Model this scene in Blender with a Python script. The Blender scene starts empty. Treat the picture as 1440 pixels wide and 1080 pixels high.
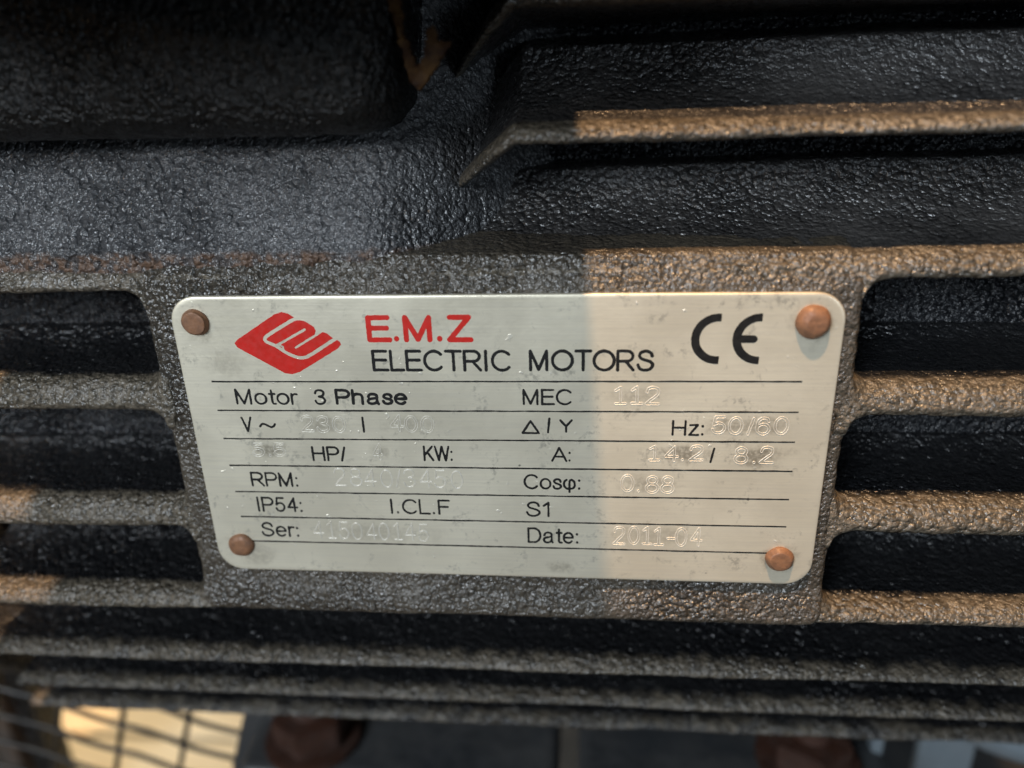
import bpy, bmesh, math, random
import numpy as np
from mathutils import Matrix, Vector

# ------------------------------------------------------------------ camera
MM = 0.001
scene = bpy.context.scene
COL = scene.collection
cam_d = bpy.data.cameras.new('camera')
cam = bpy.data.objects.new('camera', cam_d)
COL.objects.link(cam)
cam_d.sensor_width = 36.0
cam_d.lens = 27.125
cam_d.clip_start = 0.005
cam_d.clip_end = 20
cam_d.dof.use_dof = True
cam_d.dof.focus_distance = 0.121
cam_d.dof.aperture_fstop = 8.5
CX = Vector((0.99572, 0.08733, -0.03040))
CZ = Vector((0.0923, -0.9230, 0.3734)).normalized()
CY = CZ.cross(CX).normalized()
CX = CY.cross(CZ).normalized()
M = Matrix((CX, CY, CZ)).transposed().to_4x4()
M.translation = Vector((0.01305, -0.10839, 0.05442))
cam.matrix_world = M
scene.camera = cam

# ------------------------------------------------------------------ world, lamps, exposure
world = bpy.data.worlds.new('World')
scene.world = world
world.use_nodes = True
wbg = world.node_tree.nodes['Background']
wbg.inputs[0].default_value = (0.80, 0.90, 1.0, 1)
wbg.inputs[1].default_value = 0.025

def aim(o, target):
    d = Vector(target) - o.location
    o.rotation_euler = d.to_track_quat('-Z', 'Y').to_euler()

def area(name, loc, target, size, power, color, size_y=None):
    l = bpy.data.lights.new(name, 'AREA')
    l.energy = power; l.color = color; l.size = size
    if size_y:
        l.shape = 'RECTANGLE'; l.size_y = size_y
    o = bpy.data.objects.new(name, l); COL.objects.link(o)
    o.location = loc; aim(o, target)
    return o

def spot(name, loc, target, radius, power, color, angle=40):
    l = bpy.data.lights.new(name, 'SPOT')
    l.energy = power; l.color = color; l.shadow_soft_size = radius
    l.spot_size = math.radians(angle); l.spot_blend = 0.4
    o = bpy.data.objects.new(name, l); COL.objects.link(o)
    o.location = loc; aim(o, target)
    return o

# warm lamp high above, cool window light in front, warm lamp far left
spot('ceiling_lamp_warm', (-0.045, -0.28, 0.88), (0.05, 0, 0), 0.012, 52, (1.0, 0.61, 0.31), 50)
area('window_light_cool', (-0.45, -0.90, 0.45), (0, 0, 0.0), 0.42, 13, (0.82, 0.91, 1.0))
area('window_light_right', (0.70, -0.80, 0.12), (0, 0, 0.03), 0.30, 1.4, (0.72, 0.86, 1.0))
spot('side_lamp_warm', (-0.75, -0.55, 0.22), (-0.08, 0.0, 0.0), 0.012, 1.6, (1.0, 0.66, 0.36), 40)
spot('pallet_fill_warm', (-0.55, 0.15, 0.15), (-0.20, 0.16, -0.23), 0.03, 15, (1.0, 0.84, 0.60), 50)  # added fill to brighten the pallet boards, not a known lamp

scene.cycles.max_bounces = 5
scene.cycles.diffuse_bounces = 2
scene.cycles.glossy_bounces = 3
vs = scene.view_settings
vs.view_transform = 'Standard'
vs.look = 'None'
vs.exposure = 0.0
vs.gamma = 1.0
vs.use_curve_mapping = False

# ------------------------------------------------------------------ helpers
def vnoise(P, scale, seed=0):
    """value noise, P (n,3) metres, scale = features per metre, returns -1..1"""
    Q = P * scale + seed * 17.31
    I = np.floor(Q).astype(np.int64)
    F = Q - I
    F = F * F * (3 - 2 * F)
    def h(ix, iy, iz):
        n = (ix * 374761393 + iy * 668265263 + iz * 2147483647 + seed * 1274126177) & 0xFFFFFFFF
        n = ((n ^ (n >> 13)) * 1274126177) & 0xFFFFFFFF
        n = n ^ (n >> 16)
        return (n & 0xFFFF) / 32767.5 - 1
    r = 0
    for dx in (0, 1):
        wx = F[:, 0] if dx else 1 - F[:, 0]
        for dy in (0, 1):
            wy = F[:, 1] if dy else 1 - F[:, 1]
            for dz in (0, 1):
                wz = F[:, 2] if dz else 1 - F[:, 2]
                r = r + wx * wy * wz * h(I[:, 0] + dx, I[:, 1] + dy, I[:, 2] + dz)
    return r

def link(name, me, mat=None, parent=None, smooth=True):
    if mat is not None and len(me.materials) == 0:
        me.materials.append(mat)
    if smooth:
        me.polygons.foreach_set('use_smooth', [True] * len(me.polygons))
    o = bpy.data.objects.new(name, me)
    COL.objects.link(o)
    if parent: o.parent = parent
    return o

def roughen(me, amp=1.0, seed=1):
    n = len(me.vertices)
    co = np.empty(n * 3); me.vertices.foreach_get('co', co); co = co.reshape(-1, 3)
    nr = np.empty(n * 3); me.vertex_normals.foreach_get('vector', nr); nr = nr.reshape(-1, 3)
    d = (0.085 * vnoise(co, 900, seed) + 0.06 * vnoise(co, 300, seed + 1) + 0.20 * vnoise(co, 60, seed + 2)) * MM * amp
    co = co + nr * d[:, None]
    me.vertices.foreach_set('co', co.ravel())
    me.update()

def grid_mesh(name, V, closed_u=False, closed_v=False, flip=False):
    """V array (nu,nv,3) -> mesh"""
    nu, nv = V.shape[:2]
    idx = np.arange(nu * nv).reshape(nu, nv)
    iu = np.arange(nu if closed_u else nu - 1)
    iv = np.arange(nv if closed_v else nv - 1)
    A = idx[np.ix_(iu, iv)]; B = idx[np.ix_((iu + 1) % nu, iv)]
    C = idx[np.ix_((iu + 1) % nu, (iv + 1) % nv)]; D = idx[np.ix_(iu, (iv + 1) % nv)]
    F = np.stack([A, B, C, D], -1).reshape(-1, 4)
    if flip: F = F[:, ::-1]
    me = bpy.data.meshes.new(name)
    me.from_pydata(V.reshape(-1, 3).tolist(), [], F.tolist())
    me.update()
    return me

def resample(pts, step):
    """polyline (list of (a,b)) -> evenly spaced after chaikin smoothing"""
    P = np.array(pts, float)
    s = np.concatenate([[0], np.cumsum(np.linalg.norm(np.diff(P, axis=0), axis=1))])
    n = max(2, int(round(s[-1] / step)) + 1)
    t = np.linspace(0, s[-1], n)
    return np.stack([np.interp(t, s, P[:, i]) for i in range(P.shape[1])], 1)

def chaikin(pts, it=2):
    P = np.array(pts, float)
    for _ in range(it):
        Q = [P[0]]
        for a, b in zip(P[:-1], P[1:]):
            Q.append(a * 0.75 + b * 0.25); Q.append(a * 0.25 + b * 0.75)
        Q.append(P[-1]); P = np.array(Q)
    return P

def smooth01(t):
    t = np.clip(t, 0, 1); return t * t * (3 - 2 * t)

def empty(name, loc=(0, 0, 0), parent=None):
    o = bpy.data.objects.new(name, None); COL.objects.link(o)
    o.location = loc; o.empty_display_size = 0.01
    if parent: o.parent = parent
    return o

def tag(o, label=None, cat=None, group=None, kind=None):
    if label: o['label'] = label
    if cat: o['category'] = cat
    if group: o['group'] = group
    if kind: o['kind'] = kind
    return o

def bm_box(bm, x0, x1, y0, y1, z0, z1, bev=0.0, seg=3):
    r = bmesh.ops.create_cube(bm, size=1)
    vs_ = r['verts']
    for v in vs_:
        v.co = Vector(((x0 + x1) / 2 + v.co.x * (x1 - x0), (y0 + y1) / 2 + v.co.y * (y1 - y0), (z0 + z1) / 2 + v.co.z * (z1 - z0)))
    if bev > 0:
        es = list({e for v in vs_ for e in v.link_edges})
        bmesh.ops.bevel(bm, geom=es, offset=bev, segments=seg, profile=0.5, affect='EDGES')

def box(name, dims, mat, parent=None, bev=0.0, seg=3):
    bm = bmesh.new(); bm_box(bm, *[d * MM for d in dims], bev=bev * MM, seg=seg)
    me = bpy.data.meshes.new(name); bm.to_mesh(me); bm.free()
    return link(name, me, mat, parent, smooth=False)

def tube(name, pts, r, mat, parent=None, n=10):
    P = [Vector(p) for p in pts]
    V = []
    for i, p in enumerate(P):
        t = (P[min(i + 1, len(P) - 1)] - P[max(i - 1, 0)]).normalized()
        a = t.cross(Vector((0.3, 0.9, 0.2))).normalized(); b = t.cross(a)
        V.append([list(p + (a * math.cos(k * 2 * math.pi / n) + b * math.sin(k * 2 * math.pi / n)) * r) for k in range(n)])
    me = grid_mesh(name, np.array(V), closed_v=True)
    return link(name, me, mat, parent)

# ------------------------------------------------------------------ materials
class NT:
    def __init__(self, name):
        self.m = bpy.data.materials.new(name); self.m.use_nodes = True
        self.t = self.m.node_tree; self.n = self.t.nodes; self.l = self.t.links
        self.b = self.n['Principled BSDF']
        self.tc = self.n.new('ShaderNodeTexCoord').outputs['Object']
    def node(self, typ, **kw):
        x = self.n.new(typ)
        for k, v in kw.items(): setattr(x, k, v)
        return x
    def set(self, sock, v):
        if hasattr(v, 'is_linked'): self.l.new(v, sock)
        else: sock.default_value = v
    def mapping(self, scale=(1, 1, 1), loc=(0, 0, 0)):
        x = self.node('ShaderNodeMapping')
        self.l.new(self.tc, x.inputs['Vector'])
        x.inputs['Scale'].default_value = scale; x.inputs['Location'].default_value = loc
        return x.outputs[0]
    def noise(self, scale, detail=3, rough=0.55, vec=None, dist=0.0):
        x = self.node('ShaderNodeTexNoise')
        self.l.new(vec or self.tc, x.inputs['Vector'])
        x.inputs['Scale'].default_value = scale; x.inputs['Detail'].default_value = detail
        x.inputs['Roughness'].default_value = rough; x.inputs['Distortion'].default_value = dist
        return x.outputs['Fac']
    def voronoi(self, scale, vec=None, feature='F1', rnd=1.0):
        x = self.node('ShaderNodeTexVoronoi'); x.feature = feature
        self.l.new(vec or self.tc, x.inputs['Vector'])
        x.inputs['Scale'].default_value = scale; x.inputs['Randomness'].default_value = rnd
        return x.outputs['Distance']
    def ramp(self, fac, p0, p1, c0=0.0, c1=1.0):
        x = self.node('ShaderNodeMapRange'); x.clamp = True; x.interpolation_type = 'SMOOTHSTEP'
        self.l.new(fac, x.inputs[0])
        for i, v in enumerate((p0, p1, c0, c1)): x.inputs[i + 1].default_value = v
        return x.outputs[0]
    def math(self, op, a, b=0.0):
        x = self.node('ShaderNodeMath'); x.operation = op
        self.set(x.inputs[0], a); self.set(x.inputs[1], b)
        return x.outputs[0]
    def mix(self, fac, a, b):
        x = self.node('ShaderNodeMix'); x.data_type = 'RGBA'
        self.set(x.inputs[0], fac)
        for s, v in ((x.inputs[6], a), (x.inputs[7], b)):
            if isinstance(v, tuple): v = v + (1,) if len(v) == 3 else v
            self.set(s, v)
        return x.outputs[2]
    def xyz(self):
        x = self.node('ShaderNodeSeparateXYZ'); self.l.new(self.tc, x.inputs[0]); return x.outputs
    def bump(self, h, dist, strength=1.0, prev=None):
        x = self.node('ShaderNodeBump'); self.set(x.inputs['Height'], h)
        x.inputs['Distance'].default_value = dist; x.inputs['Strength'].default_value = strength
        if prev is not None: self.l.new(prev, x.inputs['Normal'])
        return x.outputs[0]
    def out(self, color=None, rough=None, metal=None, normal=None, spec=None):
        for k, v in (('Base Color', color), ('Roughness', rough), ('Metallic', metal), ('Normal', normal), ('Specular IOR Level', spec)):
            if v is None: continue
            if isinstance(v, tuple) and len(v) == 3: v = v + (1,)
            self.set(self.b.inputs[k], v)
        return self.m

def mat_cast(name, dark=(0.007, 0.008, 0.010), dust=(0.045, 0.036, 0.026), dust_amt=0.5, r0=0.24, r1=0.50, bump=0.0006, fq=1.0, rust=None, seed=0.0, spec=0.6, edge=None):
    """glossy black paint over a sand-cast skin, with settled dust"""
    k = NT(name)
    v = k.mapping((1, 1, 1), (seed, seed * 0.7, seed * 0.3))
    big = k.noise(40, 3, 0.6, v); fine = k.noise(1100, 2, 0.6, v)
    d = k.math('ADD', k.ramp(big, 0.25, 0.75, 0.45, 1.0), k.ramp(fine, 0.3, 0.7, -0.18, 0.18))
    d = k.math('MULTIPLY', d, dust_amt)
    col = k.mix(d, dark, dust)
    rgh = k.math('ADD', k.ramp(big, 0.35, 0.65, r0, r1), k.ramp(fine, 0.3, 0.7, -0.06, 0.08))
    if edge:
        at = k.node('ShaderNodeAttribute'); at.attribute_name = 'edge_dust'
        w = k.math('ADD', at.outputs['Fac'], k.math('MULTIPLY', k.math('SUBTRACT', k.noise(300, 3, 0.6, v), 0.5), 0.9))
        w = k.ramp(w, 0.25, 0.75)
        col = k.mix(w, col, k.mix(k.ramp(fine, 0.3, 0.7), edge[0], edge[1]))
    n1 = k.noise(720 * fq, 3, 0.55, v)
    wv = k.node('ShaderNodeTexNoise'); k.l.new(v, wv.inputs['Vector']); wv.inputs['Scale'].default_value = 420; wv.inputs['Detail'].default_value = 1
    wa = k.node('ShaderNodeVectorMath'); wa.operation = 'MULTIPLY_ADD'
    k.l.new(wv.outputs['Color'], wa.inputs[0]); wa.inputs[1].default_value = (0.0013, 0.0013, 0.0013); k.l.new(v, wa.inputs[2])
    v1 = k.voronoi(1000 * fq, wa.outputs[0])
    if rust:
        z0, z1, amt = rust
        s = k.xyz()
        e = k.ramp(k.math('ADD', s[2], k.math('MULTIPLY', k.math('SUBTRACT', k.noise(120, 3, 0.65, v), 0.5), 0.003)), z1 * MM, z0 * MM)
        e = k.math('MULTIPLY', e, k.ramp(n1, 0.42, 0.58, 0.15, amt))
        rc = k.mix(fine, (0.050, 0.019, 0.007), (0.19, 0.088, 0.030))
        col = k.mix(e, col, rc)
        rgh = k.math('MAXIMUM', rgh, k.math('MULTIPLY', e, 0.75))
    n2 = k.noise(1750 * fq, 2, 0.5, v)
    dome = k.math('MULTIPLY', k.math('MULTIPLY', v1, v1), k.ramp(big, 0.35, 0.65, -1.0, -0.35))
    h = k.math('ADD', dome, k.math('ADD', k.math('MULTIPLY', n1, k.ramp(k.noise(110, 2, 0.5, v), 0.35, 0.65, 0.6, 1.25)), k.math('MULTIPLY', n2, 0.66)))
    return k.out(col, rgh, 0.0, k.bump(h, bump, 1.0), spec)

def mat_plain(name, col, rough=0.5, metal=0.0, col2=None, scale=200, bump=0.0, bscale=800, spec=0.5):
    k = NT(name)
    c = k.mix(k.ramp(k.noise(scale, 4, 0.6), 0.3, 0.7), col, col2 or col)
    r = k.ramp(k.noise(scale * 1.7, 3, 0.6), 0.3, 0.7, rough * 0.8, min(1, rough * 1.2))
    nrm = k.bump(k.noise(bscale, 3, 0.6), bump) if bump else None
    return k.out(c, r, metal, nrm, spec)

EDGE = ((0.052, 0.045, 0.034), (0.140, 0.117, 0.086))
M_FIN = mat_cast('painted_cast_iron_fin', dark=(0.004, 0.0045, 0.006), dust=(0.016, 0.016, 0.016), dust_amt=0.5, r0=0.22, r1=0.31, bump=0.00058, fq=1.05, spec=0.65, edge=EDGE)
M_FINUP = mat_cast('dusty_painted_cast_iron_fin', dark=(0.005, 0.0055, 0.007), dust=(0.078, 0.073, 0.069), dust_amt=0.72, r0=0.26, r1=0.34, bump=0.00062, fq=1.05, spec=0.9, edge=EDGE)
M_CORE = mat_cast('painted_cast_iron_core', dark=(0.004, 0.0045, 0.006), dust=(0.022, 0.023, 0.026), dust_amt=0.5, r0=0.18, r1=0.27, bump=0.00095, fq=1.0, seed=0.2, spec=0.7)
M_BOSS = mat_cast('painted_cast_iron_boss', dust=(0.100, 0.082, 0.058), dust_amt=0.75, r0=0.21, r1=0.3, bump=0.00054, fq=1.15, seed=0.3, spec=0.9)
M_PAD = mat_cast('painted_cast_iron_pad', dust=(0.120, 0.119, 0.121), dust_amt=0.75, r0=0.18, r1=0.27, bump=0.0009, fq=1.0, rust=(29.9, 31.0, 0.75), seed=0.5, spec=0.9)
M_BOX = mat_cast('black_terminal_box_paint', dark=(0.003, 0.003, 0.003), dust=(0.008, 0.008, 0.007), dust_amt=0.4, r0=0.24, r1=0.34, bump=0.0009, fq=1.0, seed=0.7, spec=0.4)
M_DARK = mat_plain('dark_steel', (0.020, 0.023, 0.026), 0.55, 0.0, (0.045, 0.045, 0.045), 60, 0.0003, 300)
M_RUSTBOLT = mat_plain('red_brown_bolt_paint', (0.042, 0.016, 0.009), 0.6, 0.0, (0.028, 0.012, 0.007), 150, 0.0002, 400)
M_RUST = mat_plain('flaking_rust', (0.085, 0.042, 0.012), 0.75, 0.0, (0.025, 0.010, 0.005), 500, 0.0003, 900, spec=0.2)
M_WIRE = mat_plain('dark_mesh_wire', (0.012, 0.010, 0.008), 0.5, 0.0, (0.03, 0.024, 0.018), 100)
M_WOOD = mat_plain('pale_pallet_wood', (0.58, 0.47, 0.31), 0.7, 0.0, (0.68, 0.58, 0.42), 25, 0.0003, 90)
M_PALE = mat_plain('pale_blue_grey_steel', (0.15, 0.18, 0.20), 0.4, 0.2, (0.18, 0.21, 0.23), 60)
M_POST = mat_plain('brown_grey_post', (0.06, 0.05, 0.043), 0.6, 0.0, (0.08, 0.066, 0.056), 60)
M_INK = mat_plain('black_ink', (0.006, 0.006, 0.006), 0.55, 0.0, (0.014, 0.013, 0.012), 900, spec=0.3)
M_RED = mat_plain('red_ink', (0.58, 0.018, 0.012), 0.42, 0.0, (0.50, 0.02, 0.012), 700)
M_ENGR = mat_plain('bright_engraved_metal', (0.80, 0.76, 0.67), 0.38, 0.25, (0.66, 0.62, 0.53), 500)
M_COPPER = mat_plain('copper_rivet', (0.27, 0.13, 0.065), 0.55, 0.12, (0.17, 0.085, 0.047), 700, 0.00009, 1500)

def mat_plate():
    k = NT('satin_nameplate_metal')
    s = k.xyz()
    brush = k.noise(1, 2, 0.6, k.mapping((60, 60, 2600)))
    cloud = k.noise(55, 4, 0.62); fine = k.noise(1300, 2, 0.6); mid = k.noise(230, 4, 0.68, None, 0.5)
    base = k.mix(k.ramp(cloud, 0.3, 0.72), (0.79, 0.725, 0.565), (0.87, 0.805, 0.635))
    base = k.mix(k.ramp(brush, 0.3, 0.7, 0, 0.34), base, (0.68, 0.63, 0.525))
    gr = k.math('MULTIPLY', k.ramp(mid, 0.54, 0.70), k.ramp(fine, 0.40, 0.62))
    base = k.mix(k.math('MULTIPLY', gr, 0.5), base, (0.24, 0.23, 0.20))
    pv = k.voronoi(160)
    pit = k.math('MULTIPLY', k.ramp(pv, 0.03, 0.055, 1, 0), k.ramp(mid, 0.50, 0.56))
    base = k.mix(k.math('MULTIPLY', pit, 0.8), base, (0.05, 0.045, 0.04))
    # rubbed dirt round the stamped figures (x mm, z mm, half width, half height, amount)
    tot = None
    wob = k.math('MULTIPLY', k.math('SUBTRACT', mid, 0.5), 2.4)
    for cx, cz, hx, hz, a in ((-28, 3.4, 5, 1.8, .5), (-14, 3.6, 5, 1.8, .34), (-37.8, -1.2, 4, 1.5, .75), (-19.6, -1.3, 1.8, 1.5, .55),
                              (28, -1.2, 6.5, 1.9, .8), (39.5, -1.2, 5, 2.0, .8), (38, 3.8, 7, 1.8, .6), (21, 8.6, 5, 1.7, .35), (23, -6.4, 6, 1.8, .45), (25, -16, 9, 2, .3), (-22, -16.4, 11, 2.0, .30), (-43.5, -21.5, 3.5, 2.5, .35), (9, -22.5, 2.5, 1.5, .5), (-43, 14, 4, 2.5, .3), (-46, 20.2, 3.2, 3.2, .5), (45.4, 20.2, 3.6, 3.6, .45), (-45.5, -19.8, 3.3, 3.3, .45), (44.7, -19.8, 3.4, 3.4, .6), (-8, 20.5, 9, 2.5, .15)):
        x = k.node('ShaderNodeVectorMath'); x.operation = 'MULTIPLY_ADD'
        k.l.new(k.tc, x.inputs[0])
        x.inputs[1].default_value = (1000 / hx, 0, 1000 / hz); x.inputs[2].default_value = (-cx / hx, 0, -cz / hz)
        y = k.node('ShaderNodeVectorMath'); y.operation = 'LENGTH'; k.l.new(x.outputs[0], y.inputs[0])
        f = k.ramp(k.math('ADD', y.outputs['Value'], wob), 1.1, 0.2, 0, a)
        tot = f if tot is None else k.math('MAXIMUM', tot, f)
    base = k.mix(k.math('MULTIPLY', tot, k.ramp(fine, 0.3, 0.62, 0.35, 1)), base, (0.27, 0.235, 0.175))
    # lamp glints painted in as small pale specks, slightly raised
    sp = k.math('MULTIPLY', k.ramp(k.noise(700, 2, 0.55), 0.66, 0.72), k.ramp(k.noise(60, 2, 0.5, k.mapping((1, 1, 1), (0.31, 0, 0.1))), 0.48, 0.60))
    base = k.mix(k.math('MULTIPLY', sp, 0.5), base, (0.80, 0.77, 0.68))
    h = k.math('ADD', k.math('MULTIPLY', sp, 0.8), k.math('ADD', k.math('MULTIPLY', brush, 0.22), k.math('MULTIPLY', fine, 0.35)))
    rgh = k.ramp(cloud, 0.3, 0.7, 0.36, 0.46)
    return k.out(base, rgh, 0.55, k.bump(h, 0.00006, 1.0), 0.5)
M_PLATE = mat_plate()

# ------------------------------------------------------------------ motor: core, pedestal, fins, boss
motor = empty('electric_motor', (0, 0.02, -0.112))
motor.matrix_world = Matrix.Translation((0, 0, 0))
tag(motor, 'black cast iron electric motor with cooling fins and riveted silver nameplate', 'electric motor')

AY, AZ, AR = 129.0, 2.0, 108.0
def core_y(z):
    return AY - np.sqrt(np.maximum(AR ** 2 - (z - AZ) ** 2, 1.0))

xs = np.concatenate([np.arange(-112, 100, 0.8), np.arange(100, 141, 3.0)])
th = np.radians(np.arange(-100, 84, 0.42))
V = np.zeros((len(xs), len(th), 3))
V[:, :, 0] = xs[:, None]; V[:, :, 1] = (AY - AR * np.cos(th))[None]; V[:, :, 2] = (AZ + AR * np.sin(th))[None]
me = grid_mesh('stator_housing', V * MM)
roughen(me, 2.2, 3)
link('stator_housing', me, M_CORE, motor)

# pedestal under the terminal box
xs = np.arange(-105, 16.01, 0.7)
t = np.linspace(0, 1, 80)
zz = 27.0 + t * 40
V = np.zeros((len(xs), len(t), 3))
for i, x in enumerate(xs):
    y = np.where(zz < 30.5, 2.4, 2.4 + (zz - 30.5) * 0.46)
    y = y - 2.0 * np.exp(-((zz - 31.5) / 1.6) ** 2) * 0.0
    e = smooth01((x + 20.0) / 34.0)
    V[i, :, 0] = x; V[i, :, 1] = y * (1 - e) + (core_y(zz) + 2.0) * e; V[i, :, 2] = zz
me = grid_mesh('pedestal', V * MM)
roughen(me, 2.4, 9)
link('pedestal', me, M_PAD, motor)

BX0, BX1, BZ0, BZ1 = -54.6, 52.6, -33.0, 30.0
def flare(x):
    """extra half thickness where a fin runs into the boss"""
    d = np.where(x < 0, BX0 - x, x - BX1)
    d = np.clip(d, 0, 3.4)
    return 3.4 - np.sqrt(np.maximum(3.4 ** 2 - (3.4 - d) ** 2, 0))

# profile relative to (front y, bottom z): from lower root round the tip to upper root
PROF_UP = [(60, -2.0), (12, -0.5), (1.6, 0.0), (0.5, 0.25), (0.1, 0.75), (0.0, 1.3), (0.35, 2.0), (1.1, 3.0), (2.0, 3.6), (3.4, 4.0), (8, 4.5), (13, 6.0), (17, 8.4), (20, 11.5), (22, 16), (60, 19)]
PROF = [(60, -2.0), (12, -0.5), (1.6, 0.0), (0.5, 0.25), (0.1, 0.75), (0.0, 1.3), (0.35, 2.0), (1.1, 3.0), (2.0, 3.6), (3.4, 4.0), (9, 4.3), (14, 4.8), (18, 5.8), (21, 8), (60, 10)]

def fin(x0, x1, zl, zr, yf, seed, fl=0, droop=0, thick=1.0, dusty=1.0, up=False):
    prof = chaikin(PROF_UP if up else PROF, 2)
    if thick != 1.0: prof[:, 1] = np.where(prof[:, 1] > 0, prof[:, 1] - (1 - thick) * np.minimum(prof[:, 1], 4.3), prof[:, 1])
    tip = prof[(prof[:, 0] < 24)]
    p1 = resample([prof[0], tip[0]], 2.0)[:-1]
    p2 = resample(tip, 0.5)
    p3 = resample([tip[-1], prof[-1]], 2.0)[1:]
    P = np.concatenate([p1, p2, p3])
    xs = np.arange(x0, min(x1, 100) + 0.01, 0.5)
    if x1 > 100: xs = np.concatenate([xs, np.arange(102, x1 + 0.1, 3.0)])
    V = np.zeros((len(xs), len(P), 3))
    for i, x in enumerate(xs):
        zb = zl + (zr - zl) * (x + 75) / 147.0
        y = yf + P[:, 0].copy(); z = P[:, 1].copy()
        if fl:
            f = flare(np.array(x))
            upper = P[:, 1] > 2.0
            z = z + np.where(upper, 1, -1) * f * np.where(upper, fl in (1, 2), fl in (1, -1))
        if droop:
            u = np.clip((x0 + 10.5 - x) / 10.5, 0, 1)
            z = z * (1 - 0.35 * u) - droop * u ** 1.1
            y = y + 15.0 * u ** 1.5
        V[i, :, 0] = x; V[i, :, 1] = y; V[i, :, 2] = zb + z
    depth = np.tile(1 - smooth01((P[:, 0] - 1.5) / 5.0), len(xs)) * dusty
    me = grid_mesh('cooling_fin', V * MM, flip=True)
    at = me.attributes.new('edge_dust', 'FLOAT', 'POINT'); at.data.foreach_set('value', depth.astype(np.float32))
    # close both ends
    bm = bmesh.new(); bm.from_mesh(me)
    n = len(P)
    bm.verts.ensure_lookup_table()
    for base in (0, (len(xs) - 1) * n):
        try: bm.faces.new([bm.verts[base + j] for j in range(n)])
        except ValueError: pass
    bm.normal_update(); bm.to_mesh(me); bm.free(); me.update()
    roughen(me, 1.5, seed)
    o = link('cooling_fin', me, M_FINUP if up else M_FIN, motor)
    return o

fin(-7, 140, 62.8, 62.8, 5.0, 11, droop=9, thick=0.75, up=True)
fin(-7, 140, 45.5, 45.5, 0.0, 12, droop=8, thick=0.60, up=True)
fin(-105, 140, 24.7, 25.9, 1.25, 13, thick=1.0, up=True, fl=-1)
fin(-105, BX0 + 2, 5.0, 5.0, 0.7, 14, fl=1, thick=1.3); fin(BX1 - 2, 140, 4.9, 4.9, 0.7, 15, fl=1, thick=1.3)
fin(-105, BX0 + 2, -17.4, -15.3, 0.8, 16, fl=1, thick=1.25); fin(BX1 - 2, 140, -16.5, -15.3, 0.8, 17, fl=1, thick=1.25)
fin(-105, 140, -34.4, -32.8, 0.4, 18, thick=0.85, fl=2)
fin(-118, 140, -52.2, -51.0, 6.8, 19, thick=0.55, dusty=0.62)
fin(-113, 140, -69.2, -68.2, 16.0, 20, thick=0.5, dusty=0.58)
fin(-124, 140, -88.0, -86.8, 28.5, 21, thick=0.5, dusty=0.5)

# nameplate boss: rings of a rounded rectangle
def rrect(x0, x1, z0, z1, r, step=0.5):
    pts = []
    for cx, cz, a0 in ((x1 - r, z1 - r, 0), (x0 + r, z1 - r, 90), (x0 + r, z0 + r, 180), (x1 - r, z0 + r, 270)):
        for a in np.linspace(a0, a0 + 90, 9):
            pts.append((cx + r * math.cos(math.radians(a)), cz + r * math.sin(math.radians(a))))
    pts.append(pts[0])
    P = np.array(pts)
    s = np.concatenate([[0], np.cumsum(np.linalg.norm(np.diff(P, axis=0), axis=1))])
    n = int(s[-1] / step)
    t = np.linspace(0, s[-1], n, endpoint=False)
    return np.stack([np.interp(t, s, P[:, 0]), np.interp(t, s, P[:, 1])], 1)

def ring_block(name, x0, x1, z0, z1, r, rings, step, yfun=None):
    """rings: list of (inset, depth); inset<0 grows. centre closed by a fan"""
    B = rrect(x0, x1, z0, z1, r, step)
    cx, cz = (x0 + x1) / 2, (z0 + z1) / 2
    hx, hz = (x1 - x0) / 2, (z1 - z0) / 2
    V = np.zeros((len(rings), len(B), 3))
    for i, (ins, d) in enumerate(rings):
        V[i, :, 0] = cx + (B[:, 0] - cx) * (hx - ins) / hx
        V[i, :, 2] = cz + (B[:, 1] - cz) * (hz - ins) / hz
        V[i, :, 1] = d
        if yfun is not None: V[i, :, 1] += yfun(V[i, :, 0], V[i, :, 2])
    me = grid_mesh(name, V * MM, closed_v=True)
    bm = bmesh.new(); bm.from_mesh(me); bm.verts.ensure_lookup_table()
    n = len(B)
    bm.faces.new([bm.verts[j] for j in range(n)])
    bmesh.ops.recalc_face_normals(bm, faces=bm.faces)
    bm.to_mesh(me); bm.free(); me.update()
    return me

rings = [(14, 1.0)] + [(q, 0.95) for q in np.arange(12.0, 2.0, -0.5)]
rings += [(q, 0.95) for q in (1.6, 1.3)] + [(1.1 - 1.1 * math.sin(a), 0.95 + 1.1 * (1 - math.cos(a))) for a in np.radians(np.linspace(8, 85, 6))]
rings += [(-0.10 * q, 2.0 + q) for q in np.arange(0.5, 8, 0.5)] + [(-0.1 * q, 2.0 + q) for q in np.arange(8, 32, 2.0)]
me = ring_block('nameplate_boss', BX0, BX1, BZ0, BZ1, 2.5, rings, 0.5, lambda x, z: -1.5 * smooth01((-25.5 - z) / 6.5) + 1.9 * smooth01((z - 24.5) / 6.0))
roughen(me, 1.1, 31)
link('nameplate_boss', me, M_BOSS, motor)

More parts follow.
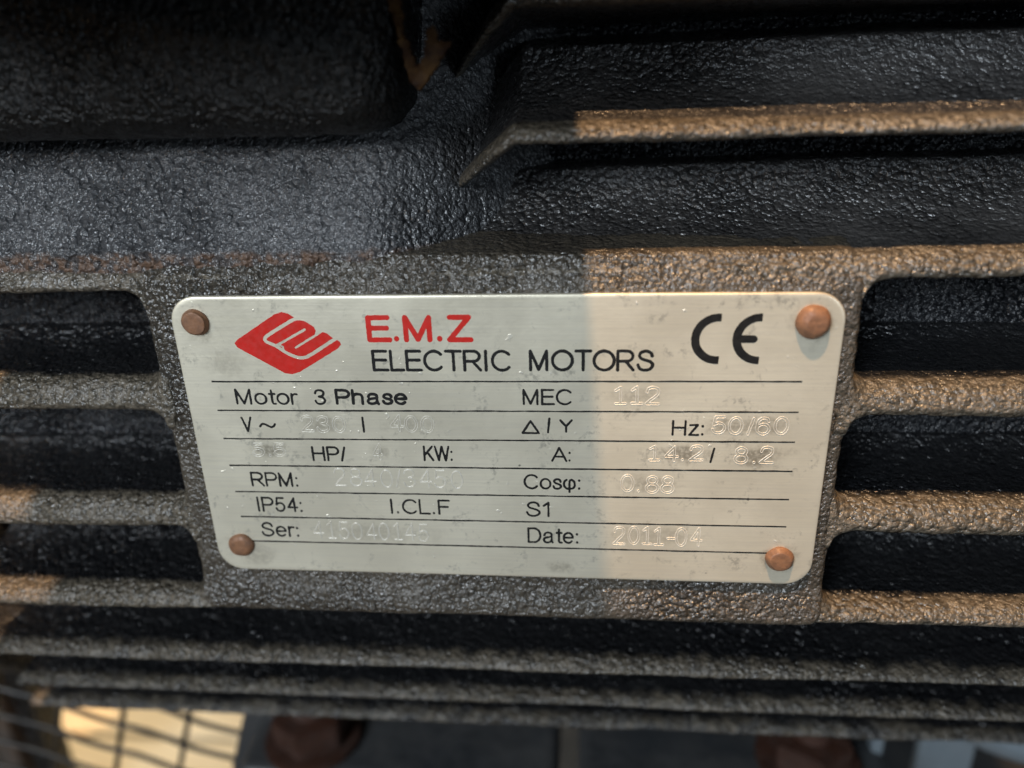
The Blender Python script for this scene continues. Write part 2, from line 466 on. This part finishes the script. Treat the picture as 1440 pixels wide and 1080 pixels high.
# ------------------------------------------------------------------ terminal box
def plan_box(name, x0, x1, y0, y1, zs_ins, r, step=0.8):
    B = rrect(x0, x1, y0, y1, r, step)
    cx, cy = (x0 + x1) / 2, (y0 + y1) / 2; hx, hy = (x1 - x0) / 2, (y1 - y0) / 2
    V = np.zeros((len(zs_ins), len(B), 3))
    for i, (z, ins) in enumerate(zs_ins):
        V[i, :, 0] = cx + (B[:, 0] - cx) * (hx - ins) / hx
        V[i, :, 1] = cy + (B[:, 1] - cy) * (hy - ins) / hy
        V[i, :, 2] = z
    me = grid_mesh(name, V * MM, closed_v=True)
    bm = bmesh.new(); bm.from_mesh(me); bm.verts.ensure_lookup_table()
    n = len(B); m = (len(zs_ins) - 1) * n
    bm.faces.new([bm.verts[j] for j in range(n)]); bm.faces.new([bm.verts[m + j] for j in range(n)])
    bmesh.ops.recalc_face_normals(bm, faces=bm.faces)
    bm.to_mesh(me); bm.free(); me.update()
    return me

zi = [(47.6 + 5.5 * (1 - math.cos(a)), 5.5 * (1 - math.sin(a))) for a in np.radians(np.linspace(0, 90, 10))]
zi += [(z, -0.03 * (z - 53)) for z in np.arange(53.8, 70.1, 0.8)]
me = plan_box('terminal_box', -104, -12.4, -3.0, 66, zi, 6.0)
roughen(me, 3.4, 41)
tbox = link('terminal_box', me, M_BOX, motor)
zi = [(70.0, 1.2), (70.6, 0.3), (71.5, 0.0)] + [(z, 0.0) for z in np.arange(73, 95, 2.0)] + [(96, 0.4), (97, 1.6)]  # unseen slab added over the box to cast the nameplate's shadow edge
me = plan_box('shade_slab', -80, 9.0, -50, 66, zi, 3.0, 2.0)
link('shade_slab', me, M_BOX, tbox)

# torn rusty gasket hanging out between box and pedestal
def flake(name, outline, y0, th_, seed, lean=0.0):
    """outline in (x,z) mm -> ragged extruded flake"""
    P = resample(list(outline) + [outline[0]], 0.5)[:-1]
    rr = random.Random(seed)
    P = P + np.array([[rr.uniform(-.28, .28), rr.uniform(-.28, .28)] for _ in P])
    bm = bmesh.new()
    f = [bm.verts.new(((p[0]) * MM, (y0 + lean * (p[1] - 55) + rr.uniform(-.2, .2)) * MM, p[1] * MM)) for p in P]
    b = [bm.verts.new(((p[0]) * MM, (y0 + th_ + lean * (p[1] - 55) + rr.uniform(-.2, .2)) * MM, p[1] * MM)) for p in P]
    bm.faces.new(f); bm.faces.new(b[::-1])
    for i in range(len(P)):
        j = (i + 1) % len(P); bm.faces.new((f[i], b[i], b[j], f[j]))
    bmesh.ops.recalc_face_normals(bm, faces=bm.faces)
    bmesh.ops.triangulate(bm, faces=bm.faces)
    me = bpy.data.meshes.new(name); bm.to_mesh(me); bm.free()
    return link(name, me, M_RUST, tbox, smooth=False)
flake('gasket', [(-13.6, 74), (-11.2, 74), (-11.0, 66), (-10.6, 60), (-9.6, 56.6), (-8.8, 55.6), (-7.9, 57.2), (-7.6, 60.0), (-6.2, 60.4), (-6.4, 58.6), (-4.6, 58.4), (-5.4, 57.2), (-7.2, 54.6), (-9.0, 52.4), (-9.9, 53.4), (-10.8, 56), (-12.0, 62)], 0.5, 1.4, 5, 0.0)

# ------------------------------------------------------------------ nameplate
def bow(x, z):
    return 0.10 * ((x / 50.0) ** 2) * np.sign(0 - 0.0 + 1) * 0 + 0.10 * np.sin(x * 0.055 + 0.6) * (z / 24.6) * 0.5 - 0.12 * (z / 24.6) ** 2 * (np.abs(x) / 50) ** 2

rings = [(q, 0.0) for q in np.arange(23.0, 1.0, -1.5)] + [(0.6, 0.0), (0.22, 0.0), (0.08, 0.06), (0.0, 0.2), (0.0, 0.75), (0.12, 0.9)]
me = ring_block('nameplate', -50, 50, -24.6, 24.6, 4.2, rings, 0.8, bow)
plate = link('nameplate', me, M_PLATE, motor)
plate['label'] = 'silver metal nameplate with rounded corners and four copper rivets'

# --- stroke glyphs: centre lines in units of cap height
def arc(cx, cy, rx, ry, a0, a1, n=20):
    return [(cx + rx * math.cos(math.radians(a)), cy + ry * math.sin(math.radians(a))) for a in np.linspace(a0, a1, n)]
def spl(pts, n=8):
    P = [np.array(p, float) for p in pts]
    P = [2 * P[0] - P[1]] + P + [2 * P[-1] - P[-2]]
    out = []
    for i in range(1, len(P) - 2):
        p0, p1, p2, p3 = P[i - 1:i + 3]
        for t in np.linspace(0, 1, n, endpoint=False):
            out.append(tuple(0.5 * ((2 * p1) + (-p0 + p2) * t + (2 * p0 - 5 * p1 + 4 * p2 - p3) * t * t + (-p0 + 3 * p1 - 3 * p2 + p3) * t ** 3)))
    out.append(tuple(P[-2])); return out
S_ = spl([(.62, .74), (.56, .90), (.36, 1.0), (.14, .93), (.06, .76), (.16, .60), (.36, .52), (.56, .43), (.66, .27), (.56, .08), (.34, 0), (.10, .07), (.0, .28)])
s_ = [(x * .68, y * .72) for x, y in S_]
G = {  # char: (advance, left bearing, strokes)
 'E': (.80, [[(0, 0), (0, 1)], [(0, 1), (.60, 1)], [(0, .53), (.56, .53)], [(0, 0), (.63, 0)]]),
 'L': (.72, [[(0, 1), (0, 0), (.54, 0)]]),
 'C': (.96, [arc(.42, .5, .42, .5, 42, 318, 30)]),
 'T': (.82, [[(0, 1), (.66, 1)], [(.33, 1), (.33, 0)]]),
 'R': (.90, [[(0, 0), (0, 1), (.40, 1)], arc(.40, .735, .27, .265, 90, -90, 14), [(.40, .47), (0, .47)], [(.36, .47), (.70, 0)]]),
 'I': (.34, [[(0.05, 0), (0.05, 1)]]),
 'M': (1.0, [[(0, 0), (0, 1), (.37, .02), (.74, 1), (.74, 0)]]),
 'O': (1.06, [arc(.45, .5, .45, .5, 0, 360, 40)]),
 'S': (.86, [S_]), 's': (.62, [s_]),
 'P': (.84, [[(0, 0), (0, 1), (.38, 1)], arc(.38, .73, .27, .27, 90, -90, 14), [(.38, .46), (0, .46)]]),
 'H': (.92, [[(0, 0), (0, 1)], [(.68, 0), (.68, 1)], [(0, .52), (.68, .52)]]),
 'Z': (.84, [[(.03, 1), (.62, 1), (0, 0), (.66, 0)]]),
 'z': (.66, [[(.03, .72), (.44, .72), (0, 0), (.48, 0)]]),
 'o': (.76, [arc(.29, .36, .29, .36, 0, 360, 30)]),
 't': (.42, [spl([(.13, .95), (.13, .5), (.13, .16), (.17, .03), (.29, .01)]), [(0, .71), (.28, .71)]]),
 'r': (.44, [[(0, 0), (0, .72)], spl([(0, .42), (.05, .60), (.15, .70), (.29, .69)])]),
 'h': (.76, [[(0, 0), (0, 1)], spl([(0, .46), (.07, .64), (.24, .72), (.42, .66), (.48, .48), (.48, .25), (.48, 0)])]),
 'a': (.78, [spl([(.03, .52), (.10, .67), (.27, .72), (.43, .66), (.47, .52), (.47, .30), (.48, .12), (.53, 0)]), spl([(.47, .43), (.25, .38), (.06, .32), (0, .18), (.07, .04), (.21, 0), (.38, .06), (.47, .22)])]),
 'e': (.76, [[(.01, .38), (.55, .38)], arc(.28, .36, .275, .36, 4, 318, 30)]),
 'V': (.88, [[(0, 1), (.37, 0), (.74, 1)]]),
 '~': (.95, [spl([(0, .34), (.12, .50), (.28, .52), (.48, .40), (.66, .30), (.82, .36), (.92, .52)])]),
 '/': (.40, [[(0, 0), (.22, 1)]]),
 '|': (.2, [[(.04, 0), (.04, 1)]]),
 'K': (.88, [[(0, 0), (0, 1)], [(.64, 1), (0, .36)], [(.24, .60), (.68, 0)]]),
 'W': (1.24, [[(0, 1), (.26, 0), (.54, 1), (.82, 0), (1.08, 1)]]),
 'A': (.88, [[(0, 0), (.38, 1), (.76, 0)], [(.13, .33), (.63, .33)]]),
 'Y': (.88, [[(0, 1), (.36, .46), (.36, 0)], [(.36, .46), (.72, 1)]]),
 'F': (.78, [[(0, 0), (0, 1), (.58, 1)], [(0, .53), (.50, .53)]]),
 'D': (.94, [[(.34, 0), (0, 0), (0, 1), (.34, 1)], arc(.34, .5, .38, .5, 90, -90, 20)]),
 'p': (.86, [spl([(.16, .68), (.03, .52), (.03, .20), (.18, .03), (.34, .02), (.52, .05), (.64, .22), (.62, .52), (.48, .68), (.36, .62), (.335, .46), (.335, .2), (.335, -.22)])]),
 '^': (.9, [[(0, 0), (.5, 1), (1.0, 0), (0, 0)]]),
 ':': (.36, [[(.05, .03), (.05, .06)], [(.05, .62), (.05, .65)]]),
 '.': (.36, [[(.05, .03), (.05, .06)]]),
 '-': (.5, [[(0, .42), (.36, .42)]]),
 '0': (.76, [arc(.27, .5, .27, .5, 0, 360, 34)]),
 '1': (.60, [[(.02, .76), (.26, 1), (.26, 0)]]),
 '2': (.76, [spl([(.02, .72), (.08, .92), (.27, 1.0), (.47, .92), (.52, .72), (.42, .50), (.20, .26), (.0, .0)]) + [(.54, 0)]]),
 '3': (.76, [spl([(.02, .78), (.10, .95), (.27, 1), (.45, .93), (.49, .75), (.40, .59), (.22, .53), (.42, .47), (.53, .28), (.45, .08), (.26, 0), (.08, .06), (.0, .24)])]),
 '4': (.76, [[(.40, 0), (.40, 1), (0, .30), (.56, .30)]]),
 '5': (.76, [[(.48, 1), (.10, 1), (.04, .50)] + spl([(.04, .50), (.22, .62), (.42, .56), (.52, .34), (.42, .08), (.24, 0), (.07, .06), (0, .22)])]),
 '6': (.76, [spl([(.50, .80), (.42, .96), (.26, 1), (.08, .86), (.01, .50), (.05, .16), (.26, 0), (.46, .10), (.53, .32), (.44, .54), (.26, .62), (.08, .50), (.02, .34)])]),
 '8': (.76, [arc(.27, .76, .22, .24, 0, 360, 26), arc(.27, .27, .27, .27, 0, 360, 30)]),
}
SERIF1 = [[(.02, .80), (.24, 1), (.24, 0)], [(.02, 0), (.46, 0)]]

def seg_dist(gx, gy, strokes):
    D = np.full(gx.shape, 9.0)
    for st in strokes:
        for (ax, ay), (bx, by) in zip(st[:-1], st[1:]):
            dx, dy = bx - ax, by - ay; L2 = dx * dx + dy * dy
            t = np.clip(((gx - ax) * dx + (gy - ay) * dy) / L2, 0, 1) if L2 > 1e-12 else 0 * gx
            D = np.minimum(D, np.hypot(gx - ax - t * dx, gy - ay - t * dy))
    return D

def contours(F, x0, y0, h):
    """closed iso-lines F=0 on a grid F[iy,ix]"""
    ny, nx = F.shape
    nxt = {}
    def pt(k):
        ax, ix, iy = k
        if ax == 0: a, b = F[iy, ix], F[iy, ix + 1]; return (x0 + (ix + a / (a - b)) * h, y0 + iy * h)
        a, b = F[iy, ix], F[iy + 1, ix]; return (x0 + ix * h, y0 + (iy + a / (a - b)) * h)
    B = F < 0
    code = B[:-1, :-1] * 1 + B[:-1, 1:] * 2 + B[1:, 1:] * 4 + B[1:, :-1] * 8
    for iy, ix in zip(*np.nonzero((code > 0) & (code < 15))):
        c = code[iy, ix]
        b, r, t, l = (0, ix, iy), (1, ix + 1, iy), (0, ix, iy + 1), (1, ix, iy)
        tab = {1: [(b, l)], 2: [(r, b)], 3: [(r, l)], 4: [(t, r)], 5: [(b, r), (t, l)], 6: [(t, b)], 7: [(t, l)],
               8: [(l, t)], 9: [(b, t)], 10: [(l, b), (r, t)], 11: [(r, t)], 12: [(l, r)], 13: [(b, r)], 14: [(l, b)]}
        for p, q in tab[c]: nxt[p] = q
    loops = []
    while nxt:
        k0 = next(iter(nxt)); k = k0; lp = []
        while k in nxt:
            lp.append(pt(k)); k = nxt.pop(k)
        q = [lp[0]]
        for p in lp[1:]:
            if abs(p[0] - q[-1][0]) + abs(p[1] - q[-1][1]) > 0.2 * h: q.append(p)
        if abs(q[0][0] - q[-1][0]) + abs(q[0][1] - q[-1][1]) < 0.2 * h: q.pop()
        if len(q) > 4: loops.append(q)
    return loops

def text_loops(txt, x0, x1, zb, cap, hw, serif=False, ky=None):
    """loops in plate mm; hw = half stroke in mm"""
    pen = 0; items = []
    for ch in txt:
        adv, st = G[ch]
        if serif and ch == '1': st = SERIF1; adv = .66
        mx = max(p[0] for s in st for p in s); 
        items.append((pen, st)); last = pen + mx; pen += adv
    hu = hw / cap
    sx = ((x1 - x0) - 2 * hw) / max(last, .02) if last > .15 else cap
    out = []
    for k, (off, st) in enumerate(items):
        S = [[(x0 + hw + (off + p[0]) * sx, zb + hw + p[1] * (cap - 2 * hw)) for p in s] for s in st]
        if serif: 
            jx = math.sin(k * 3.7 + x0) * 0.10; jz = math.sin(k * 5.1 + zb * 3) * 0.10
            S = [[(p[0] + jx, p[1] + jz) for p in s] for s in S]
        xx = [p[0] for s in S for p in s]; zz = [p[1] for s in S for p in s]
        h = 0.07
        gx0, gz0 = min(xx) - hw - .25, min(zz) - hw - .25
        nx = int((max(xx) + hw + .25 - gx0) / h) + 2; nz = int((max(zz) + hw + .25 - gz0) / h) + 2
        gx, gz = np.meshgrid(gx0 + np.arange(nx) * h, gz0 + np.arange(nz) * h)
        Fd = seg_dist(gx, gz, S) - hw
        P3 = np.stack([gx.ravel(), gz.ravel(), 0 * gx.ravel() + zb], 1)
        Fd = Fd + (vnoise(P3, 4.0, 7) * 0.030 + vnoise(P3, 1.1, 8) * 0.028).reshape(Fd.shape)
        out += contours(Fd, gx0, gz0, h)
    return out

def loops_mesh(name, loops, fill=True, bev=0.04, th_=0.02):
    cu = bpy.data.curves.new(name, 'CURVE')
    cu.dimensions = '2D' if fill else '3D'
    cu.fill_mode = 'BOTH' if fill else 'FULL'
    if fill: cu.extrude = th_
    else: cu.bevel_depth = bev; cu.bevel_resolution = 0
    for lp in loops:
        sp = cu.splines.new('POLY'); sp.points.add(len(lp) - 1)
        sp.points.foreach_set('co', [c for p in lp for c in (p[0], p[1], 0, 1)]); sp.use_cyclic_u = True
    ob = bpy.data.objects.new(name, cu); COL.objects.link(ob)
    dg = bpy.context.evaluated_depsgraph_get()
    me = bpy.data.meshes.new_from_object(ob.evaluated_get(dg))
    COL.objects.unlink(ob); bpy.data.objects.remove(ob); bpy.data.curves.remove(cu)
    n = len(me.vertices); co = np.empty(n * 3); me.vertices.foreach_get('co', co); co = co.reshape(-1, 3)
    x, z, w = co[:, 0].copy(), co[:, 1].copy(), co[:, 2].copy()
    co = np.stack([x, bow(x, z) - w - (0.0 if fill else 0.0), z], 1) * MM
    me.vertices.foreach_set('co', co.ravel()); me.name = name; me.update()
    me.materials.clear()
    return me

TEXT = [
('R','E.M.Z',-19.55,-3.35,17.28,4.30),('K','ELECTRIC',-19.21,2.11,12.56,3.54),('K','MOTORS',4.86,23.49,12.64,3.50),
('K','Motor',-41.93,-31.65,6.82,2.77),('K','3',-29.10,-27.20,6.85,2.73),('B','Phase',-25.70,-14.15,6.90,2.75),
('K','MEC',3.75,11.27,7.09,2.70),('G','112',17.74,24.56,7.20,3.03),
('K','V',-41.73,-39.89,2.00,2.74),('K','~',-38.86,-35.97,2.04,2.73),('G','230',-31.83,-24.59,2.14,2.93),('K','|',-21.98,-21.69,2.09,2.82),
('G','400',-17.40,-10.32,2.30,2.90),('K','^',3.45,6.34,2.17,2.40),('K','/',7.41,8.01,2.29,2.74),('K','Y',9.34,11.44,2.44,2.32),
('K','Hz:',26.49,31.31,2.13,2.68),('G','50/60',32.36,43.86,2.43,3.01),('G','5.5',-40.71,-34.95,-2.36,2.45),('K','HP/',-30.76,-25.06,-3.11,2.72),
('G','4',-20.54,-18.79,-2.64,2.94),('K','KW:',-12.41,-7.67,-2.83,2.78),('K','A:',8.01,11.09,-2.65,2.65),('G','14.2',23.20,31.54,-2.24,2.77),
('K','/',32.46,33.27,-2.50,2.69),('G','8.2',36.23,42.18,-2.49,2.97),('K','RPM:',-41.82,-33.82,-8.01,2.73),('G','2840/3450',-27.52,-6.33,-7.69,3.28),
('K','Cosp:',3.55,12.61,-7.66,2.78),('G','0.88',18.93,27.48,-7.95,3.19),('K','IP54:',-41.61,-33.74,-12.86,2.89),('K','I.CL.F',-18.78,-8.62,-12.76,2.88),
('K','S1',3.80,7.66,-12.77,2.89),('K','Ser:',-41.56,-35.03,-17.75,2.88),('G','415040145',-32.35,-12.55,-17.93,3.36),('K','Date:',3.95,12.29,-17.79,3.01),
('G','2011-04',18.05,32.30,-17.72,3.51)]
for kd, txt, x0, x1, zb, cap in TEXT:
    if kd == 'G':
        o = link('stamped_number', loops_mesh('stamped_number', text_loops(txt, x0, x1, zb, cap, 0.07 if txt in ('2840/3450', '415040145') else 0.175, True), fill=False, bev=0.062), M_ENGR, plate, smooth=False)
    else:
        hw = {'R': 0.40, 'B': 0.245}.get(kd, 0.245 if cap > 3.2 else 0.18)
        o = link('lettering', loops_mesh('lettering', text_loops(txt, x0, x1, zb, cap, hw)), M_RED if kd == 'R' else M_INK, plate, smooth=False)
        if kd == 'R': o['label'] = 'bold red capital letters along the top of the nameplate'

# ruled lines
for (xa, za), (xb, zb) in (((-45.37, 10.76), (45.0, 11.17)), ((-45.3, 5.79), (45.0, 6.24)), ((-45.19, .77), (45.0, 1.27)), ((-45.06, -4.11), (45.14, -3.73)),
                           ((-44.9, -9.05), (45.12, -8.70)), ((-44.7, -13.87), (45.2, -13.65)), ((-44.5, -18.72), (44.0, -18.64))):
    xs = np.linspace(xa, xb, 160); zs = np.interp(xs, [xa, xb], [za, zb])
    P3 = np.stack([xs, zs, 0 * xs], 1)
    hw = 0.125 + 0.03 * vnoise(P3, 1.5, 3) + 0.02 * vnoise(P3, .2, 4)
    zs = zs + 0.03 * vnoise(P3, .6, 5)
    lp = list(zip(xs, zs + hw)) + list(zip(xs[::-1], (zs - hw)[::-1]))
    link('ruled_line', loops_mesh('ruled_line', [lp]), M_INK, plate, smooth=False)

# rhombus emblem
def poly_sdf(gx, gz, P):
    inside = np.zeros(gx.shape, bool); D = seg_dist(gx, gz, [P + [P[0]]])
    for (ax, az), (bx, bz) in zip(P, P[1:] + [P[0]]):
        c = ((az > gz) != (bz > gz))
        with np.errstate(divide='ignore', invalid='ignore'):
            xi = (bx - ax) * (gz - az) / (bz - az + 1e-12) + ax
        inside ^= c & (gx < xi)
    return np.where(inside, -D, D)
OUT = [(-40.51, 17.18), (-39.93, 17.78), (-33.44, 21.79), (-32.35, 22.13), (-31.35, 21.89), (-30.31, 21.12), (-30.0, 20.95), (-28.76, 20.6), (-27.6, 19.78), (-27.38, 19.19), (-27.64, 18.5), (-27.4, 18.3), (-26.33, 18.95), (-25.78, 18.78), (-24.98, 18.05), (-24.49, 17.89), (-23.86, 17.41), (-23.73, 16.94), (-24.21, 16.34), (-30.8, 12.44), (-32.05, 12.04), (-33.21, 12.24), (-40.16, 16.46)]
W1 = spl([(-29.6, 21.12), (-30.81, 20.84), (-34.61, 18.68), (-35.5, 18.02), (-35.4, 17.42), (-33.97, 16.7), (-32.48, 15.61), (-30.94, 14.89), (-29.77, 14.84), (-28.53, 15.37), (-24.3, 18.0)])
gx, gz = np.meshgrid(np.arange(-41.2, -23, .07), np.arange(11.4, 22.8, .07))
F = poly_sdf(gx, gz, OUT)
F = np.maximum(F, 0.27 - seg_dist(gx, gz, [W1]))
F = np.maximum(F, 0.20 - seg_dist(gx, gz, [[(-33.75, 16.85), (-29.1, 19.35)]]))
F = np.maximum(F, 0.17 - seg_dist(gx, gz, [[(-30.9, 16.45), (-27.2, 18.6)]]))
F = np.maximum(F, 0.13 - seg_dist(gx, gz, [[(-33.6, 16.9), (-32.9, 16.6), (-32.85, 15.9)]]))
P3 = np.stack([gx.ravel(), gz.ravel(), 0 * gx.ravel()], 1)
F = F + (vnoise(P3, 2.2, 17) * 0.03).reshape(F.shape)
o = link('emblem', loops_mesh('emblem', contours(F, -41.2, 11.4, .07)), M_RED, plate, smooth=False)
o['label'] = 'red rounded rhombus emblem with thin light channels'
# conformity mark
def ce(strokes, nm):
    gx, gz = np.meshgrid(np.arange(27.8, 39.8, .07), np.arange(13, 22.6, .07))
    F = seg_dist(gx, gz, strokes) - 0.60
    F = np.maximum(F, (gx - (32.75 if nm == 0 else 38.5)))
    P3 = np.stack([gx.ravel(), gz.ravel(), 0 * gx.ravel()], 1)
    F = F + (vnoise(P3, 2.2, 19) * 0.025).reshape(F.shape)
    return contours(F, 27.8, 13.0, .07)
c1 = ce([arc(32.45, 17.75, 3.25, 3.27, 75, 285, 40)], 0)
c2 = ce([arc(38.35, 17.75, 3.25, 3.27, 75, 285, 40), [(35.2, 17.75), (37.45, 17.75)]], 1)
for lp in (c1, c2): link('conformity_mark', loops_mesh('conformity_mark', lp), M_INK, plate, smooth=False)

# rivets
def rivet(cx, cz, r, h, seed, fx=0.0, fz=0.0, flat=0.55):
    prof = [(0.0, -h), (flat * .5, -h), (flat, -h * .985), (flat + .1, -h * .94), (.82, -h * .72), (.95, -h * .42), (1.0, -h * .15), (.985, 0.05), (0.93, 0.3)]
    n = 40; V = np.zeros((len(prof), n, 3))
    for i, (q, y) in enumerate(prof):
        a = np.linspace(0, 2 * math.pi, n, endpoint=False)
        s = max(0, -y / h)
        rr_ = r * q * (1 + 0.03 * np.sin(2 * a + seed) + 0.015 * np.sin(5 * a + seed * 2))
        V[i, :, 0] = cx + rr_ * np.cos(a) + fx * s; V[i, :, 2] = cz + rr_ * np.sin(a) + fz * s; V[i, :, 1] = y + bow(np.array(cx), np.array(cz)) 
    me = grid_mesh('rivet', V * MM, closed_v=True, flip=False)
    bm = bmesh.new(); bm.from_mesh(me); bmesh.ops.remove_doubles(bm, verts=bm.verts, dist=1e-7)
    bmesh.ops.recalc_face_normals(bm, faces=bm.faces); bm.to_mesh(me); bm.free(); me.update()
    co = np.empty(len(me.vertices) * 3); me.vertices.foreach_get('co', co); co = co.reshape(-1, 3)
    nr = np.empty(len(me.vertices) * 3); me.vertex_normals.foreach_get('vector', nr); nr = nr.reshape(-1, 3)
    co += nr * (vnoise(co, 900, seed) * 0.05 * MM)[:, None]
    me.vertices.foreach_set('co', co.ravel()); me.update()
    link('rivet', me, M_COPPER, plate)
rivet(-46.05, 20.6, 2.12, 0.9, 3, flat=0.76)
rivet(45.4, 20.45, 2.45, 1.45, 5, fx=.4, fz=-.1, flat=0.52)
rivet(-45.5, -19.5, 2.25, 0.95, 7, flat=0.55)
rivet(44.7, -19.6, 2.25, 1.15, 9, flat=0.66)

# ------------------------------------------------------------------ feet with hold-down bolts
def hexbolt(cx, cy, z0, parent):
    bm = bmesh.new()
    r = bmesh.ops.create_cone(bm, cap_ends=True, segments=32, radius1=13 * MM, radius2=13 * MM, depth=2.2 * MM)
    bmesh.ops.translate(bm, verts=r['verts'], vec=(cx * MM, cy * MM, (z0 + 1.1) * MM))
    r = bmesh.ops.create_cone(bm, cap_ends=True, segments=6, radius1=10.5 * MM, radius2=10.5 * MM, depth=8 * MM)
    bmesh.ops.translate(bm, verts=r['verts'], vec=(cx * MM, cy * MM, (z0 + 6.2) * MM))
    r = bmesh.ops.create_cone(bm, cap_ends=True, segments=24, radius1=5.2 * MM, radius2=4.6 * MM, depth=6 * MM)
    bmesh.ops.translate(bm, verts=r['verts'], vec=(cx * MM, cy * MM, (z0 + 13) * MM))
    bmesh.ops.bevel(bm, geom=[e for e in bm.edges if e.calc_face_angle(0) > 0.7], offset=0.5 * MM, segments=2, affect='EDGES')
    me = bpy.data.meshes.new('bolt'); bm.to_mesh(me); bm.free()
    link('bolt', me, M_RUSTBOLT, parent, smooth=False)
f1 = box('foot', (-78, 7, 34, 90, -124, -113), M_DARK, motor, 3)
hexbolt(-60, 46, -113, f1)
f2 = box('foot', (12, 92, 32, 90, -124, -113), M_DARK, motor, 3)
hexbolt(71, 46, -113, f2)
def web(nm, quad, y0, y1, parent):
    bm = bmesh.new()
    f = [bm.verts.new((x * MM, y0 * MM, z * MM)) for x, z in quad]; b = [bm.verts.new((x * MM, y1 * MM, z * MM)) for x, z in quad]
    bm.faces.new(f); bm.faces.new(b[::-1])
    for i in range(4): bm.faces.new((f[i], b[i], b[(i + 1) % 4], f[(i + 1) % 4]))
    bmesh.ops.recalc_face_normals(bm, faces=bm.faces)
    bmesh.ops.bevel(bm, geom=list(bm.edges), offset=1.2 * MM, segments=2, affect='EDGES')
    me = bpy.data.meshes.new(nm); bm.to_mesh(me); bm.free()
    return link(nm, me, M_DARK, parent, smooth=False)
web('rib', [(-74, -86), (-91, -136), (-64, -136), (-64, -86)], 52, 60, f1)
# round end shield beyond the fins on the left
prof = [(-126, 100), (-126, 126), (-127, 127), (-140, 127), (-142, 125), (-165, 120), (-173, 90), (-175, 0.1)]
a_ = np.linspace(0, 2 * math.pi, 160, endpoint=False)
V = np.array([[(x, AY - r_ * math.cos(q), AZ + r_ * math.sin(q)) for q in a_] for x, r_ in prof])
me = grid_mesh('end_shield', V * MM, closed_v=True)
link('end_shield', me, M_BOX, motor)

# ------------------------------------------------------------------ things seen below the motor
guard = empty('wire_mesh_guard', (-0.13, 0.06, -0.2))
guard.matrix_world = Matrix.Translation((0, 0, 0))
tag(guard, 'dark wire mesh guard under the left end of the motor', 'mesh guard')
def on_y(p, q, y=60.0): return None
for k in range(-5, 10):
    z = -118 - k * 12
    tube('wire', [((-260 + i * 5) * MM, 60 * MM, (z + 20 - 0.36 * (i * 5 - 120) + 0.6 * math.sin(i * 1.1 + k)) * MM) for i in range(38)], 0.85 * MM, M_WIRE, guard, 8)
for k in range(9):
    x = -235 + k * 21
    tube('wire', [((x - i * 2.0) * MM, 61.8 * MM, (-70 - i * 6 + 0 * i) * MM) for i in range(30)], 0.85 * MM, M_WIRE, guard, 8)

pallet = empty('wooden_pallet', (-0.2, 0.16, -0.24))
pallet.matrix_world = Matrix.Translation((0, 0, 0))
tag(pallet, 'pale lamp-lit timber boards seen through the wire mesh', 'pallet')
for k in range(7):
    box('plank', (-420, -60 + 6 * (k % 2), 118 + k * 36, 118 + k * 36 + 33, -246 - (k % 3), -232 - (k % 3)), M_WOOD, pallet, 1.5)

post = box('post', (-217, -208, 100, 112, -260, -135), M_POST, None, 1.5)
tag(post, 'brown grey upright post at the lower left behind the mesh', 'post')
post2 = box('rail_upright', (-207, -199, 104, 116, -260, -130), M_BOX, None, 1.5)
tag(post2, 'narrow black upright just right of the brown grey post', 'upright')
panel = box('side_panel', (-310, -219, 108, 112, -260, -60), M_BOX, None, 1.0)
tag(panel, 'black panel in the lower left corner left of the brown grey post', 'panel')

frame = box('base_frame', (-80, 140, 92, 240, -150, -124.5), M_DARK, None, 3)
tag(frame, 'dark steel base frame the motor feet stand on', 'base frame')

br = empty('steel_bracket', (0.11, 0.06, -0.16)); br.matrix_world = Matrix.Translation((0, 0, 0))
tag(br, 'pale blue grey steel bracket under the right end of the motor', 'bracket')
box('edge_strip', (88.5, 91.5, 50, 54, -170, -98), M_PALE, br, 0.8)
box('upright', (107, 122, 62, 66, -180, -100), M_PALE, br, 1.2)
tube('bent_rim', [((150 + 50 * math.cos(a)) * MM, 60 * MM, (-85 + 37 * math.sin(a)) * MM) for a in np.linspace(math.pi * 1.0, math.pi * 2, 30)], 4 * MM, M_PALE, br, 12)

fl = bpy.data.meshes.new('floor')
fl.from_pydata([(-1.2, -0.4, -0.26), (1.2, -0.4, -0.26), (1.2, 1.2, -0.26), (-1.2, 1.2, -0.26)], [], [(0, 1, 2, 3)])
tag(link('floor', fl, M_DARK, None, False), kind='structure')
